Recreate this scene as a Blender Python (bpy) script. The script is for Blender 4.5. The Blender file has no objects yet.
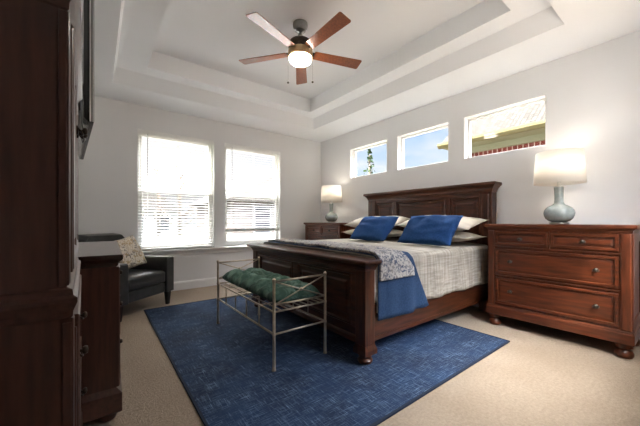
import bpy, bmesh, math, random
from math import sin, cos, pi, radians as R
from mathutils import Vector, Matrix, noise

S = bpy.context.scene
COL = S.collection
random.seed(7)

# ------------------------------------------------------------------ camera
FPX, V0, YAW, EYE = 292.35, 220.9, 0.6523, 1.05
cd = bpy.data.cameras.new('camera')
cam = bpy.data.objects.new('camera', cd)
COL.objects.link(cam)
cam.location = (0, 0, EYE)
cam.rotation_euler = (pi / 2, 0, -YAW)
cd.sensor_fit = 'HORIZONTAL'
cd.sensor_width = 36
cd.lens = FPX / 640 * 36
cd.shift_y = (V0 - 213) / 640
cd.clip_start = 0.02
S.camera = cam

# ------------------------------------------------------------------ exposure
S.view_settings.view_transform = 'Standard'
S.view_settings.look = 'None'
S.view_settings.gamma = 1
S.view_settings.use_curve_mapping = False
S.view_settings.exposure = 1.78
S.cycles.max_bounces = 12
S.cycles.diffuse_bounces = 8
S.cycles.transparent_max_bounces = 24
S.cycles.sample_clamp_indirect = 6
S.cycles.use_denoising = True
S.cycles.caustics_reflective = False
S.cycles.caustics_refractive = False

# room dimensions (metres)
XL, XR, YF, YB, HC = -0.47, 3.71, 0.02, 4.83, 2.69
SKY_HAZE = 0.33
FAN_L, LAMP_W, SKY_BRIGHT, SKY_BLUE = 20.0, 1.1, 13.5, 0.31

# ------------------------------------------------------------------ sky
W = bpy.data.worlds.new('sky')
S.world = W
W.use_nodes = True
nt = W.node_tree
for n in list(nt.nodes):
    nt.nodes.remove(n)


def N(t, kind, **kw):
    n = t.nodes.new(kind)
    for k, v in kw.items():
        if hasattr(n, k):
            setattr(n, k, v)
        else:
            n.inputs[k.replace('_', ' ')].default_value = v
    return n


tc = N(nt, 'ShaderNodeTexCoord')
sep = N(nt, 'ShaderNodeSeparateXYZ')
nt.links.new(tc.outputs['Generated'], sep.inputs[0])
# blue sky, paler towards the horizon
rp = N(nt, 'ShaderNodeValToRGB')
rp.color_ramp.elements[0].position = 0.02
rp.color_ramp.elements[0].color = (0.78, 0.90, 1.0, 1)
rp.color_ramp.elements[1].position = 0.5
rp.color_ramp.elements[1].color = (0.22, 0.50, 1.0, 1)
nt.links.new(sep.outputs['Z'], rp.inputs[0])
mp = N(nt, 'ShaderNodeMapping')
mp.inputs['Scale'].default_value = (2.2, 2.2, 9)
nt.links.new(tc.outputs['Generated'], mp.inputs[0])
cn = N(nt, 'ShaderNodeTexNoise', Scale=1.6, Detail=6.0, Roughness=0.55)
nt.links.new(mp.outputs[0], cn.inputs['Vector'])
cr = N(nt, 'ShaderNodeValToRGB')
cr.color_ramp.elements[0].position = 0.40
cr.color_ramp.elements[1].position = 0.66
nt.links.new(cn.outputs['Fac'], cr.inputs[0])
mx = N(nt, 'ShaderNodeMixRGB')
nt.links.new(cr.outputs[0], mx.inputs[0])
nt.links.new(rp.outputs[0], mx.inputs[1])
mx.inputs[2].default_value = (1.0, 1.0, 1.0, 1)
# bright veil of cloud high overhead
mr = N(nt, 'ShaderNodeMapRange', interpolation_type='SMOOTHSTEP')
mr.inputs['From Min'].default_value = 0.42
mr.inputs['From Max'].default_value = 0.80
nt.links.new(sep.outputs['Z'], mr.inputs[0])
mx2 = N(nt, 'ShaderNodeMixRGB')
nt.links.new(mr.outputs[0], mx2.inputs[0])
nt.links.new(mx.outputs[0], mx2.inputs[1])
mx2.inputs[2].default_value = (1.0, 0.99, 0.97, 1)
mr2 = N(nt, 'ShaderNodeMapRange')
mr2.inputs['To Min'].default_value = SKY_BLUE
mr2.inputs['To Max'].default_value = SKY_BRIGHT
nt.links.new(mr.outputs[0], mr2.inputs[0])
# hazier, brighter half of the sky beyond the two tall windows
dotn = N(nt, 'ShaderNodeVectorMath', operation='DOT_PRODUCT')
nt.links.new(tc.outputs['Generated'], dotn.inputs[0])
dotn.inputs[1].default_value = Vector((-0.45, 0.88, 0.10)).normalized()
mr3 = N(nt, 'ShaderNodeMapRange', interpolation_type='SMOOTHSTEP')
mr3.inputs['From Min'].default_value = 0.30
mr3.inputs['From Max'].default_value = 0.75
nt.links.new(dotn.outputs['Value'], mr3.inputs[0])
mx3 = N(nt, 'ShaderNodeMixRGB')
nt.links.new(mr3.outputs[0], mx3.inputs[0])
nt.links.new(mx2.outputs[0], mx3.inputs[1])
mx3.inputs[2].default_value = (1.0, 0.985, 0.96, 1)
lowm = N(nt, 'ShaderNodeMapRange')
lowm.inputs['To Min'].default_value = SKY_BLUE
lowm.inputs['To Max'].default_value = SKY_HAZE
nt.links.new(mr3.outputs[0], lowm.inputs[0])
him = N(nt, 'ShaderNodeMapRange')
him.inputs['To Min'].default_value = SKY_BRIGHT
him.inputs['To Max'].default_value = SKY_BRIGHT * 2.3
nt.links.new(mr3.outputs[0], him.inputs[0])
nt.links.new(mr.outputs[0], mr2.inputs[0])
nt.links.new(lowm.outputs[0], mr2.inputs['To Min'])
nt.links.new(him.outputs[0], mr2.inputs['To Max'])
ml = mr2
bg = N(nt, 'ShaderNodeBackground')
nt.links.new(mx3.outputs[0], bg.inputs['Color'])
nt.links.new(ml.outputs[0], bg.inputs['Strength'])
wo = N(nt, 'ShaderNodeOutputWorld')
nt.links.new(bg.outputs[0], wo.inputs[0])

# ------------------------------------------------------------------ sun (behind the house, reaches the neighbours only)
sd = bpy.data.lights.new('sun', 'SUN')
sd.energy = 1.0
sd.angle = R(1.5)
sd.color = (1, 0.95, 0.86)
sun = bpy.data.objects.new('sun', sd)
COL.objects.link(sun)
sun.rotation_euler = Vector((0.55, 0.35, -0.76)).to_track_quat('-Z', 'Y').to_euler()


def portal(x, y, z, w, h, rot):
    d = bpy.data.lights.new('sky_portal', 'AREA')
    d.shape = 'RECTANGLE'
    d.size, d.size_y = w, h
    d.cycles.is_portal = True
    o = bpy.data.objects.new('sky_portal', d)
    COL.objects.link(o)
    o.location = (x, y, z)
    o.rotation_euler = rot


# openings: back wall (x0,x1,z0,z1) and right wall (y0,y1,z0,z1)
BACK = [(0.456, 1.522, 0.62, 2.355), (1.693, 2.75, 0.62, 2.355)]
CLERE = [(3.075, 3.947, 1.828, 2.372), (2.037, 2.886, 1.828, 2.372), (0.981, 1.848, 1.828, 2.372)]
WT = 0.15
FRONT = [(1.80, 3.10, 0.90, 2.20)]
for x0, x1, z0, z1 in BACK:
    portal((x0 + x1) / 2, YB + WT + .03, (z0 + z1) / 2, x1 - x0, z1 - z0, (-pi / 2, 0, 0))
for x0, x1, z0, z1 in FRONT:
    portal((x0 + x1) / 2, YF - .16, (z0 + z1) / 2, x1 - x0, z1 - z0, (pi / 2, 0, 0))
for y0, y1, z0, z1 in CLERE:
    portal(XR + WT + .03, (y0 + y1) / 2, (z0 + z1) / 2, z1 - z0, y1 - y0, (0, pi / 2, 0))


# ================================================================== materials
def mat(name, col, rough=0.5, col2=None, scale=8.0, stretch=(1, 1, 1), bump=0.0, bscale=None, metal=0.0, coat=0.0,
        detail=4.0, lo=0.35, hi=0.65, sheen=0.0, spec=None, trans=0.0):
    m = bpy.data.materials.new(name)
    m.use_nodes = True
    t = m.node_tree
    b = t.nodes['Principled BSDF']
    b.inputs['Base Color'].default_value = (*col, 1)
    b.inputs['Roughness'].default_value = rough
    b.inputs['Metallic'].default_value = metal
    b.inputs['Coat Weight'].default_value = coat
    b.inputs['Coat Roughness'].default_value = 0.12
    b.inputs['Sheen Weight'].default_value = sheen
    if spec is not None:
        b.inputs['Specular IOR Level'].default_value = spec
    c = N(t, 'ShaderNodeTexCoord')
    p = N(t, 'ShaderNodeMapping')
    p.inputs['Scale'].default_value = stretch
    t.links.new(c.outputs['Object'], p.inputs[0])
    nz = N(t, 'ShaderNodeTexNoise', Scale=scale, Detail=detail)
    t.links.new(p.outputs[0], nz.inputs['Vector'])
    if col2 is not None:
        r = N(t, 'ShaderNodeValToRGB')
        r.color_ramp.elements[0].position = lo
        r.color_ramp.elements[0].color = (*col, 1)
        r.color_ramp.elements[1].position = hi
        r.color_ramp.elements[1].color = (*col2, 1)
        t.links.new(nz.outputs['Fac'], r.inputs[0])
        t.links.new(r.outputs[0], b.inputs['Base Color'])
    if bump:
        n2 = nz
        if bscale:
            n2 = N(t, 'ShaderNodeTexNoise', Scale=bscale, Detail=3.0)
            t.links.new(p.outputs[0], n2.inputs['Vector'])
        bp = N(t, 'ShaderNodeBump', Strength=bump, Distance=0.01)
        t.links.new(n2.outputs['Fac'], bp.inputs['Height'])
        t.links.new(bp.outputs[0], b.inputs['Normal'])
    return m


def emissive(name, col, strength):
    m = mat(name, col, 0.5)
    b = m.node_tree.nodes['Principled BSDF']
    b.inputs['Emission Color'].default_value = (*col, 1)
    b.inputs['Emission Strength'].default_value = strength
    return m


def translucent(name, col, fac=0.45, rough=0.6):
    m = bpy.data.materials.new(name)
    m.use_nodes = True
    t = m.node_tree
    b = t.nodes['Principled BSDF']
    b.inputs['Base Color'].default_value = (*col, 1)
    b.inputs['Roughness'].default_value = rough
    tr = N(t, 'ShaderNodeBsdfTranslucent')
    tr.inputs['Color'].default_value = (*col, 1)
    nz = N(t, 'ShaderNodeTexNoise', Scale=300.0)
    bp = N(t, 'ShaderNodeBump', Strength=0.05, Distance=0.002)
    t.links.new(nz.outputs['Fac'], bp.inputs['Height'])
    t.links.new(bp.outputs[0], b.inputs['Normal'])
    mixs = N(t, 'ShaderNodeMixShader', Fac=fac)
    t.links.new(b.outputs[0], mixs.inputs[1])
    t.links.new(tr.outputs[0], mixs.inputs[2])
    t.links.new(mixs.outputs[0], t.nodes['Material Output'].inputs[0])
    return m


def glass(name, tint=(1, 1, 1), refl=0.010):
    m = bpy.data.materials.new(name)
    m.use_nodes = True
    t = m.node_tree
    t.nodes.remove(t.nodes['Principled BSDF'])
    a = N(t, 'ShaderNodeBsdfTransparent')
    a.inputs[0].default_value = (*tint, 1)
    g = N(t, 'ShaderNodeBsdfGlossy', Roughness=0.02)
    mixs = N(t, 'ShaderNodeMixShader', Fac=refl)
    t.links.new(a.outputs[0], mixs.inputs[1])
    t.links.new(g.outputs[0], mixs.inputs[2])
    t.links.new(mixs.outputs[0], t.nodes['Material Output'].inputs[0])
    return m


M = {}
M['wall'] = mat('wall_paint', (0.785, 0.785, 0.785), 0.85, (0.795, 0.795, 0.795), 3, bump=0.04, bscale=140)
M['ceiling'] = mat('ceiling_paint', (0.895, 0.905, 0.915), 0.9, (0.905, 0.915, 0.925), 3, bump=0.05, bscale=120)
M['trim'] = mat('white_trim', (0.82, 0.815, 0.80), 0.45, (0.83, 0.825, 0.81), 3)
M['vinyl'] = mat('window_vinyl', (0.80, 0.79, 0.76), 0.4, (0.82, 0.81, 0.78), 3)
M['glass'] = glass('window_glass')
M['screen'] = glass('insect_screen', (0.80, 0.81, 0.82), 0.0)
M['blind'] = translucent('blind_white', (0.66, 0.655, 0.64), 0.10, 0.45)
M['blindrail'] = mat('blind_rail', (0.84, 0.83, 0.81), 0.4, (0.86, 0.85, 0.83), 4)
M['wand'] = mat('clear_wand', (0.35, 0.34, 0.33), 0.3, (0.4, 0.39, 0.38), 10)
WOODA, WOODB = (0.044, 0.0115, 0.0042), (0.132, 0.0310, 0.0100)
M['wood_x'] = mat('cherry_wood_grain_x', WOODA, 0.36, WOODB, 5, (1, 9, 9), coat=0.16, lo=0.3, hi=0.72, bump=0.02, spec=.35)
M['wood_z'] = mat('cherry_wood_grain_z', WOODA, 0.36, WOODB, 5, (9, 9, 1), coat=0.16, lo=0.3, hi=0.72, bump=0.02, spec=.35)
M['wood_y'] = mat('cherry_wood_grain_y', WOODA, 0.36, WOODB, 5, (9, 1, 9), coat=0.10, lo=0.3, hi=0.72, bump=0.02, spec=.35)
BA, BB = (0.028, 0.0082, 0.0035), (0.100, 0.0275, 0.0100)  # dresser cherry with shade put into the colour, for the dimly lit footboard
for ax, st in (('x', (1, 9, 9)), ('y', (9, 1, 9)), ('z', (9, 9, 1))):
    M['bed_' + ax] = mat('bed_cherry_shaded_grain_' + ax, BA, 0.36, BB, 5, st, coat=0.22, lo=0.3, hi=0.72, bump=0.02, spec=.35)
M['esp_x'] = mat('espresso_wood_grain_x', (0.058, 0.0255, 0.0180), 0.36, (0.108, 0.0450, 0.0300), 5, (1, 9, 9), coat=0.1, lo=0.3, hi=0.7)
M['esp_z'] = mat('espresso_wood_grain_z', (0.058, 0.0255, 0.0180), 0.36, (0.108, 0.0450, 0.0300), 5, (9, 9, 1), coat=0.1, lo=0.3, hi=0.7)
M['esp_top'] = mat('espresso_polished_top', (0.028, 0.0085, 0.0050), 0.24, (0.056, 0.0155, 0.0082), 5, (1, 9, 9), coat=0.8, lo=0.3, hi=0.7)
M['bronze'] = mat('dark_bronze', (0.05, 0.042, 0.035), 0.38, (0.09, 0.075, 0.06), 30, metal=0.9)
M['pewter'] = mat('antique_pewter_iron', (0.64, 0.55, 0.43), 0.42, (0.48, 0.41, 0.32), 25, metal=0.85)
M['nickel'] = mat('brushed_nickel', (0.50, 0.49, 0.47), 0.28, (0.56, 0.55, 0.53), 40, (1, 1, 8), metal=1.0)
M['darknickel'] = mat('dark_nickel', (0.26, 0.255, 0.25), 0.32, (0.30, 0.295, 0.29), 40, metal=0.9)
M['champagne'] = mat('champagne_metal', (0.62, 0.45, 0.26), 0.3, (0.66, 0.48, 0.28), 30, metal=0.9)
M['leather'] = mat('black_leather', (0.036, 0.037, 0.037), 0.34, (0.052, 0.053, 0.053), 14, bump=0.15, bscale=90)
M['blackwood'] = mat('black_wood', (0.012, 0.010, 0.009), 0.4, (0.02, 0.016, 0.014), 10)
M['tv'] = mat('tv_plastic', (0.010, 0.010, 0.011), 0.25, (0.014, 0.014, 0.015), 10)
M['tvedge'] = mat('silver_tv_edge', (0.70, 0.70, 0.70), 0.30, (0.74, 0.74, 0.74), 12, metal=0.0)
M['tvscreen'] = mat('tv_glass', (0.006, 0.006, 0.007), 0.08, (0.008, 0.008, 0.009), 4)
M['cable'] = mat('grey_cable', (0.30, 0.30, 0.30), 0.5, (0.34, 0.34, 0.34), 20)
M['blade'] = mat('cherry_fan_blade', (0.20, 0.055, 0.020), 0.32, (0.30, 0.085, 0.030), 6, (9, 9, 9), coat=0.9)
M['lampglaze'] = mat('seafoam_glaze', (0.24, 0.29, 0.275), 0.14, (0.36, 0.40, 0.38), 16, coat=0.5, lo=0.3, hi=0.7)
M['shade'] = translucent('linen_shade', (0.90, 0.87, 0.82), 0.5, 0.8)
M['pillow_blue'] = mat('cobalt_fabric', (0.012, 0.052, 0.170), 0.9, (0.020, 0.074, 0.225), 60, bump=0.25, bscale=220, sheen=0.0, spec=.2)
M['throw_blue'] = mat('denim_blue_wool', (0.022, 0.050, 0.115), 0.9, (0.040, 0.080, 0.16), 90, bump=0.4, bscale=260, spec=.2)
M['sham'] = mat('cream_cotton', (0.60, 0.52, 0.42), 0.85, (0.66, 0.59, 0.49), 20, bump=0.15, bscale=60)
M['shamgrey'] = mat('grey_cream_cotton', (0.56, 0.50, 0.43), 0.85, (0.64, 0.58, 0.50), 9, bump=0.15, bscale=60)
M['mattress'] = mat('mattress_fabric', (0.55, 0.53, 0.50), 0.85, (0.6, 0.58, 0.55), 20)
M['shingle'] = None


def nodes_of(name):
    m = bpy.data.materials.new(name)
    m.use_nodes = True
    t = m.node_tree
    return m, t, t.nodes['Principled BSDF']


def coords(t, scale=(1, 1, 1), rot=(0, 0, 0)):
    c = N(t, 'ShaderNodeTexCoord')
    p = N(t, 'ShaderNodeMapping')
    p.inputs['Scale'].default_value = scale
    p.inputs['Rotation'].default_value = rot
    t.links.new(c.outputs['Object'], p.inputs[0])
    return p.outputs[0]


def ramp(t, fac, stops):
    r = N(t, 'ShaderNodeValToRGB')
    e = r.color_ramp.elements
    while len(e) < len(stops):
        e.new(0.5)
    for k, (p, c) in enumerate(stops):
        e[k].position = p
        e[k].color = (*c, 1)
    t.links.new(fac, r.inputs[0])
    return r.outputs[0]


def carpet_mat():
    m, t, b = nodes_of('beige_carpet')
    n1 = N(t, 'ShaderNodeTexNoise', Scale=1.7, Detail=3.0)
    t.links.new(coords(t), n1.inputs['Vector'])
    n2 = N(t, 'ShaderNodeTexNoise', Scale=55.0, Detail=5.0, Roughness=0.8)
    t.links.new(coords(t), n2.inputs['Vector'])
    a = ramp(t, n1.outputs['Fac'], [(0.3, (0.42, 0.325, 0.240)), (0.7, (0.50, 0.40, 0.305))])
    c = ramp(t, n2.outputs['Fac'], [(0.30, (0.62, 0.62, 0.62)), (0.62, (1.0, 1.0, 1.0))])
    x = N(t, 'ShaderNodeMixRGB', blend_type='MULTIPLY')
    x.inputs[0].default_value = 0.8
    t.links.new(a, x.inputs[1])
    t.links.new(c, x.inputs[2])
    t.links.new(x.outputs[0], b.inputs['Base Color'])
    b.inputs['Roughness'].default_value = 0.95
    bp = N(t, 'ShaderNodeBump', Strength=0.8, Distance=0.02)
    t.links.new(n2.outputs['Fac'], bp.inputs['Height'])
    t.links.new(bp.outputs[0], b.inputs['Normal'])
    return m


def rug_mat():
    m, t, b = nodes_of('distressed_blue_rug')
    base = N(t, 'ShaderNodeTexNoise', Scale=2.6, Detail=4.0)
    t.links.new(coords(t), base.inputs['Vector'])
    sx = N(t, 'ShaderNodeTexNoise', Scale=1.0, Detail=5.0, Roughness=0.7)
    t.links.new(coords(t, (9, 170, 1)), sx.inputs['Vector'])
    sy = N(t, 'ShaderNodeTexNoise', Scale=1.0, Detail=5.0, Roughness=0.7)
    t.links.new(coords(t, (170, 9, 1)), sy.inputs['Vector'])
    c0 = ramp(t, base.outputs['Fac'], [(0.32, (0.004, 0.014, 0.045)), (0.68, (0.009, 0.036, 0.100))])
    k1 = ramp(t, sx.outputs['Fac'], [(0.53, (0, 0, 0)), (0.68, (1, 1, 1))])
    k2 = ramp(t, sy.outputs['Fac'], [(0.53, (0, 0, 0)), (0.68, (1, 1, 1))])
    add = N(t, 'ShaderNodeMixRGB', blend_type='SCREEN')
    add.inputs[0].default_value = 1
    t.links.new(k1, add.inputs[1])
    t.links.new(k2, add.inputs[2])
    pt = N(t, 'ShaderNodeTexNoise', Scale=5.0, Detail=5.0, Roughness=0.7)
    t.links.new(coords(t, (1, 1.6, 1)), pt.inputs['Vector'])
    wear = ramp(t, pt.outputs['Fac'], [(0.36, (.10, .10, .10)), (0.66, (1, 1, 1))])
    wm = N(t, 'ShaderNodeMixRGB', blend_type='MULTIPLY')
    wm.inputs[0].default_value = 1
    t.links.new(add.outputs[0], wm.inputs[1])
    t.links.new(wear, wm.inputs[2])
    x = N(t, 'ShaderNodeMixRGB')
    t.links.new(wm.outputs[0], x.inputs[0])
    t.links.new(c0, x.inputs[1])
    x.inputs[2].default_value = (0.22, 0.32, 0.47, 1)
    t.links.new(x.outputs[0], b.inputs['Base Color'])
    b.inputs['Roughness'].default_value = 0.95
    bp = N(t, 'ShaderNodeBump', Strength=0.4, Distance=0.01)
    t.links.new(add.outputs[0], bp.inputs['Height'])
    t.links.new(bp.outputs[0], b.inputs['Normal'])
    return m


def spread_mat():
    m, t, b = nodes_of('oatmeal_matelasse')
    w1 = N(t, 'ShaderNodeTexNoise', Scale=1.0, Detail=3.0, Roughness=0.6)
    t.links.new(coords(t, (60, 3, 3)), w1.inputs['Vector'])
    w2 = N(t, 'ShaderNodeTexNoise', Scale=1.0, Detail=3.0, Roughness=0.6)
    t.links.new(coords(t, (3, 60, 60)), w2.inputs['Vector'])
    mlt = N(t, 'ShaderNodeMath', operation='ADD')
    t.links.new(w1.outputs['Fac'], mlt.inputs[0])
    t.links.new(w2.outputs['Fac'], mlt.inputs[1])
    hf = N(t, 'ShaderNodeMath', operation='MULTIPLY')
    hf.inputs[1].default_value = 0.5
    t.links.new(mlt.outputs[0], hf.inputs[0])
    c = ramp(t, hf.outputs[0], [(0.40, (0.30, 0.265, 0.215)), (0.62, (0.54, 0.485, 0.405))])
    t.links.new(c, b.inputs['Base Color'])
    b.inputs['Roughness'].default_value = 0.9
    bp = N(t, 'ShaderNodeBump', Strength=0.5, Distance=0.01)
    t.links.new(hf.outputs[0], bp.inputs['Height'])
    t.links.new(bp.outputs[0], b.inputs['Normal'])
    return m


def floral_mat(name, ground, dark, mid, sc):
    m, t, b = nodes_of(name)
    n1 = N(t, 'ShaderNodeTexNoise', Scale=sc, Detail=5.0, Roughness=0.65, Distortion=1.2)
    t.links.new(coords(t), n1.inputs['Vector'])
    n2 = N(t, 'ShaderNodeTexNoise', Scale=sc * 0.4, Detail=2.0)
    t.links.new(coords(t), n2.inputs['Vector'])
    col = ramp(t, n2.outputs['Fac'], [(0.42, dark), (0.58, mid)])
    k = ramp(t, n1.outputs['Fac'], [(0.47, (0, 0, 0)), (0.55, (1, 1, 1))])
    x = N(t, 'ShaderNodeMixRGB')
    t.links.new(k, x.inputs[0])
    x.inputs[1].default_value = (*ground, 1)
    t.links.new(col, x.inputs[2])
    t.links.new(x.outputs[0], b.inputs['Base Color'])
    b.inputs['Roughness'].default_value = 0.9
    bp = N(t, 'ShaderNodeBump', Strength=0.3, Distance=0.01)
    t.links.new(n1.outputs['Fac'], bp.inputs['Height'])
    t.links.new(bp.outputs[0], b.inputs['Normal'])
    return m


def brick_mat(name, c1, c2, mortar, scale, rot=(0, 0, 0), bw=0.5, rh=0.25):
    m, t, b = nodes_of(name)
    br = N(t, 'ShaderNodeTexBrick')
    br.inputs['Color1'].default_value = (*c1, 1)
    br.inputs['Color2'].default_value = (*c2, 1)
    br.inputs['Mortar'].default_value = (*mortar, 1)
    br.inputs['Scale'].default_value = scale
    br.inputs['Mortar Size'].default_value = 0.035
    br.inputs['Brick Width'].default_value = bw
    br.inputs['Row Height'].default_value = rh
    t.links.new(coords(t, (1, 1, 1), rot), br.inputs['Vector'])
    t.links.new(br.outputs['Color'], b.inputs['Base Color'])
    b.inputs['Roughness'].default_value = 0.9
    return m


M['carpet'] = carpet_mat()
M['rug'] = rug_mat()
M['rugedge'] = mat('navy_binding', (0.006, 0.012, 0.03), 0.9, (0.01, 0.018, 0.04), 60)
M['spread'] = spread_mat()
M['quilt'] = floral_mat('printed_quilt', (0.52, 0.49, 0.45), (0.085, 0.105, 0.16), (0.25, 0.23, 0.22), 32)
M['chairpillow'] = floral_mat('speckled_cream_fabric', (0.78, 0.72, 0.62), (0.22, 0.20, 0.18), (0.50, 0.38, 0.22), 30)
M['cushion'] = floral_mat('green_velvet', (0.045, 0.105, 0.076), (0.09, 0.17, 0.13), (0.13, 0.21, 0.165), 14)


# ================================================================== mesh builder
class MB:
    def __init__(self):
        self.bm = bmesh.new()

    def box(self, x0, x1, y0, y1, z0, z1, mtx=None):
        vs = [self.bm.verts.new((x, y, z)) for z in (z0, z1) for y in (y0, y1) for x in (x0, x1)]
        for f in ((0, 2, 3, 1), (4, 5, 7, 6), (0, 1, 5, 4), (2, 6, 7, 3), (0, 4, 6, 2), (1, 3, 7, 5)):
            self.bm.faces.new([vs[i] for i in f])
        if mtx:
            for v in vs:
                v.co = mtx @ v.co
        return self

    def rings(self, loops, close=True, caps=True):
        L = [[self.bm.verts.new(p) for p in lp] for lp in loops]
        n = len(L[0])
        for a, b in zip(L, L[1:]):
            for i in range(n if close else n - 1):
                j = (i + 1) % n
                self.bm.faces.new((a[i], a[j], b[j], b[i]))
        if caps and close:
            self.bm.faces.new(L[0][::-1])
            self.bm.faces.new(L[-1])
        return self

    def loft_rect(self, x0, x1, y0, y1, prof, back=True):
        """mitred block: prof is [(outset, z)...] bottom to top; back=False keeps the y1 side flush"""
        lp = []
        for o, z in prof:
            yb = y1 + (o if back else 0)
            lp.append([(x0 - o, y0 - o, z), (x1 + o, y0 - o, z), (x1 + o, yb, z), (x0 - o, yb, z)])
        return self.rings(lp)

    def loft_front(self, x0, x1, z0, z1, prof):
        """panel facing -y: prof is [(inset, y)...] from the back to the front"""
        lp = []
        for i, y in prof:
            lp.append([(x0 + i, y, z0 + i), (x0 + i, y, z1 - i), (x1 - i, y, z1 - i), (x1 - i, y, z0 + i)][::-1])
        return self.rings(lp)

    def loft_side(self, y0, y1, z0, z1, prof):
        """panel facing -x or +x: prof is [(inset, x)...]"""
        lp = []
        for i, x in prof:
            lp.append([(x, y0 + i, z0 + i), (x, y0 + i, z1 - i), (x, y1 - i, z1 - i), (x, y1 - i, z0 + i)])
        return self.rings(lp)

    def lathe(self, prof, cx=0, cy=0, seg=24, axis='z', c=(0, 0, 0)):
        lp = []
        for r, z in prof:
            ring = []
            for k in range(seg):
                a = 2 * pi * k / seg
                if axis == 'z':
                    ring.append((cx + r * cos(a), cy + r * sin(a), z))
                elif axis == 'y':
                    ring.append((c[0] + r * cos(a), c[1] - z, c[2] + r * sin(a)))
                else:
                    ring.append((c[0] + z, c[1] + r * cos(a), c[2] + r * sin(a)))
            lp.append(ring)
        return self.rings(lp)

    def tube(self, pts, r, seg=8):
        pts = [Vector(p) for p in pts]
        lp = []
        for i, p in enumerate(pts):
            d = (pts[min(i + 1, len(pts) - 1)] - pts[max(i - 1, 0)]).normalized()
            u = d.orthogonal().normalized() if i == 0 else (u - d * u.dot(d)).normalized()
            w = d.cross(u)
            lp.append([p + (u * cos(2 * pi * k / seg) + w * sin(2 * pi * k / seg)) * r for k in range(seg)])
        return self.rings(lp)

    def ball(self, c, r, seg=14, sz=1.0):
        n = 8
        prof = [(max(r * sin(pi * k / n), 1e-4), c[2] - r * sz * cos(pi * k / n)) for k in range(n + 1)]
        return self.lathe(prof, c[0], c[1], seg)

    def build(self, name, m, parent=None, smooth=False, bevel=0.0, solid=0.0, sub=0, loc=None, rot=None):
        bmesh.ops.recalc_face_normals(self.bm, faces=self.bm.faces)
        me = bpy.data.meshes.new(name)
        self.bm.to_mesh(me)
        self.bm.free()
        o = bpy.data.objects.new(name, me)
        COL.objects.link(o)
        me.materials.append(m)
        if smooth:
            for p in me.polygons:
                p.use_smooth = True
            if smooth == 'auto':
                me.set_sharp_from_angle(angle=R(35))
        if parent:
            o.parent = parent
        if loc:
            o.location = loc
        if rot:
            o.rotation_euler = rot
        if solid:
            md = o.modifiers.new('solid', 'SOLIDIFY')
            md.thickness = solid
            md.offset = 1
        if bevel:
            md = o.modifiers.new('bevel', 'BEVEL')
            md.width = bevel
            md.segments = 2
            md.limit_method = 'ANGLE'
            md.angle_limit = R(40)
        if sub:
            md = o.modifiers.new('sub', 'SUBSURF')
            md.levels = md.render_levels = sub
        return o


def tag(o, label=None, cat=None, group=None, kind=None):
    if label:
        o['label'] = label
    if cat:
        o['category'] = cat
    if group:
        o['group'] = group
    if kind:
        o['kind'] = kind
    return o


def thing(name, label, cat, loc=(0, 0, 0), rz=0.0, group=None):
    o = bpy.data.objects.new(name, None)
    COL.objects.link(o)
    o.location = loc
    o.rotation_euler = (0, 0, rz)
    o.empty_display_size = 0.1
    return tag(o, label, cat, group)


def holder(name, parent=None, kind='structure', loc=(0, 0, 0)):
    o = bpy.data.objects.new(name, None)
    COL.objects.link(o)
    o.location = loc
    if parent:
        o.parent = parent
    if kind:
        o['kind'] = kind
    return o


def structure(o):
    o['kind'] = 'structure'
    return o


def copy_tree(o, parent=None):
    c = o.copy()
    COL.objects.link(c)
    if parent:
        c.parent = parent
    for ch in list(o.children):
        copy_tree(ch, c)
    return c


# ================================================================== room shell
structure(MB().box(XL - .15, XR + .15, YF - 1.8, YB + .15, -0.12, 0).build('floor', M['carpet']))


def wall_cells(u0, u1, z0, z1, holes):
    us = sorted({u0, u1, *[h[0] for h in holes], *[h[1] for h in holes]})
    zs = sorted({z0, z1, *[h[2] for h in holes], *[h[3] for h in holes]})
    for a, b in zip(us, us[1:]):
        for c, d in zip(zs, zs[1:]):
            if not any(h[0] <= (a + b) / 2 <= h[1] and h[2] <= (c + d) / 2 <= h[3] for h in holes):
                yield a, b, c, d


HT = 3.10
mb = MB()
for a, b, c, d in wall_cells(XL - .15, XR + WT, 0, HT, BACK):
    mb.box(a, b, YB, YB + WT, c, d)
structure(mb.build('wall_back', M['wall']))
mb = MB()
for a, b, c, d in wall_cells(YF - .15, YB, 0, HT, CLERE):
    mb.box(XR, XR + WT, a, b, c, d)
structure(mb.build('wall_right', M['wall']))
structure(MB().box(XL - .15, XL, YF - 1.8, YB, 0, HT).build('wall_left', M['wall']))
DOOR = (-0.40, 0.62, 0, 2.06)
mb = MB()
for a, b, c, d in wall_cells(XL, XR, 0, HT, [DOOR, *FRONT]):
    mb.box(a, b, YF - .13, YF, c, d)
structure(mb.build('wall_front', M['wall']))
mb = MB()
mb.box(XL, 1.35, YF - 1.95, YF - 1.8, 0, 2.5)
mb.box(1.20, 1.35, YF - 1.8, YF - .13, 0, 2.5)
mb.box(XL - .15, 1.35, YF - 1.95, YF - .13, 2.5, 2.6)
structure(mb.build('wall_hall', M['wall']))

# two-step tray ceiling (lower face, slanted first riser, second flat, upper riser, top)
T = [((XL, XR, YF, YB), HC),
     ((0.148, 3.098, 0.70, 4.253), HC),
     ((0.178, 2.99, 0.745, 4.10), 2.826),
     ((0.467, 2.776, 0.983, 3.905), 2.826),
     ((0.455, 2.79, 0.975, 3.917), 3.047)]
mb = MB()
lp = [[(x0, y0, z), (x1, y0, z), (x1, y1, z), (x0, y1, z)] for (x0, x1, y0, y1), z in T]
L = [[mb.bm.verts.new(p) for p in q] for q in lp]
for a, b in zip(L, L[1:]):
    for i in range(4):
        j = (i + 1) % 4
        mb.bm.faces.new((a[i], b[i], b[j], a[j]))
mb.bm.faces.new(L[-1])
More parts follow.
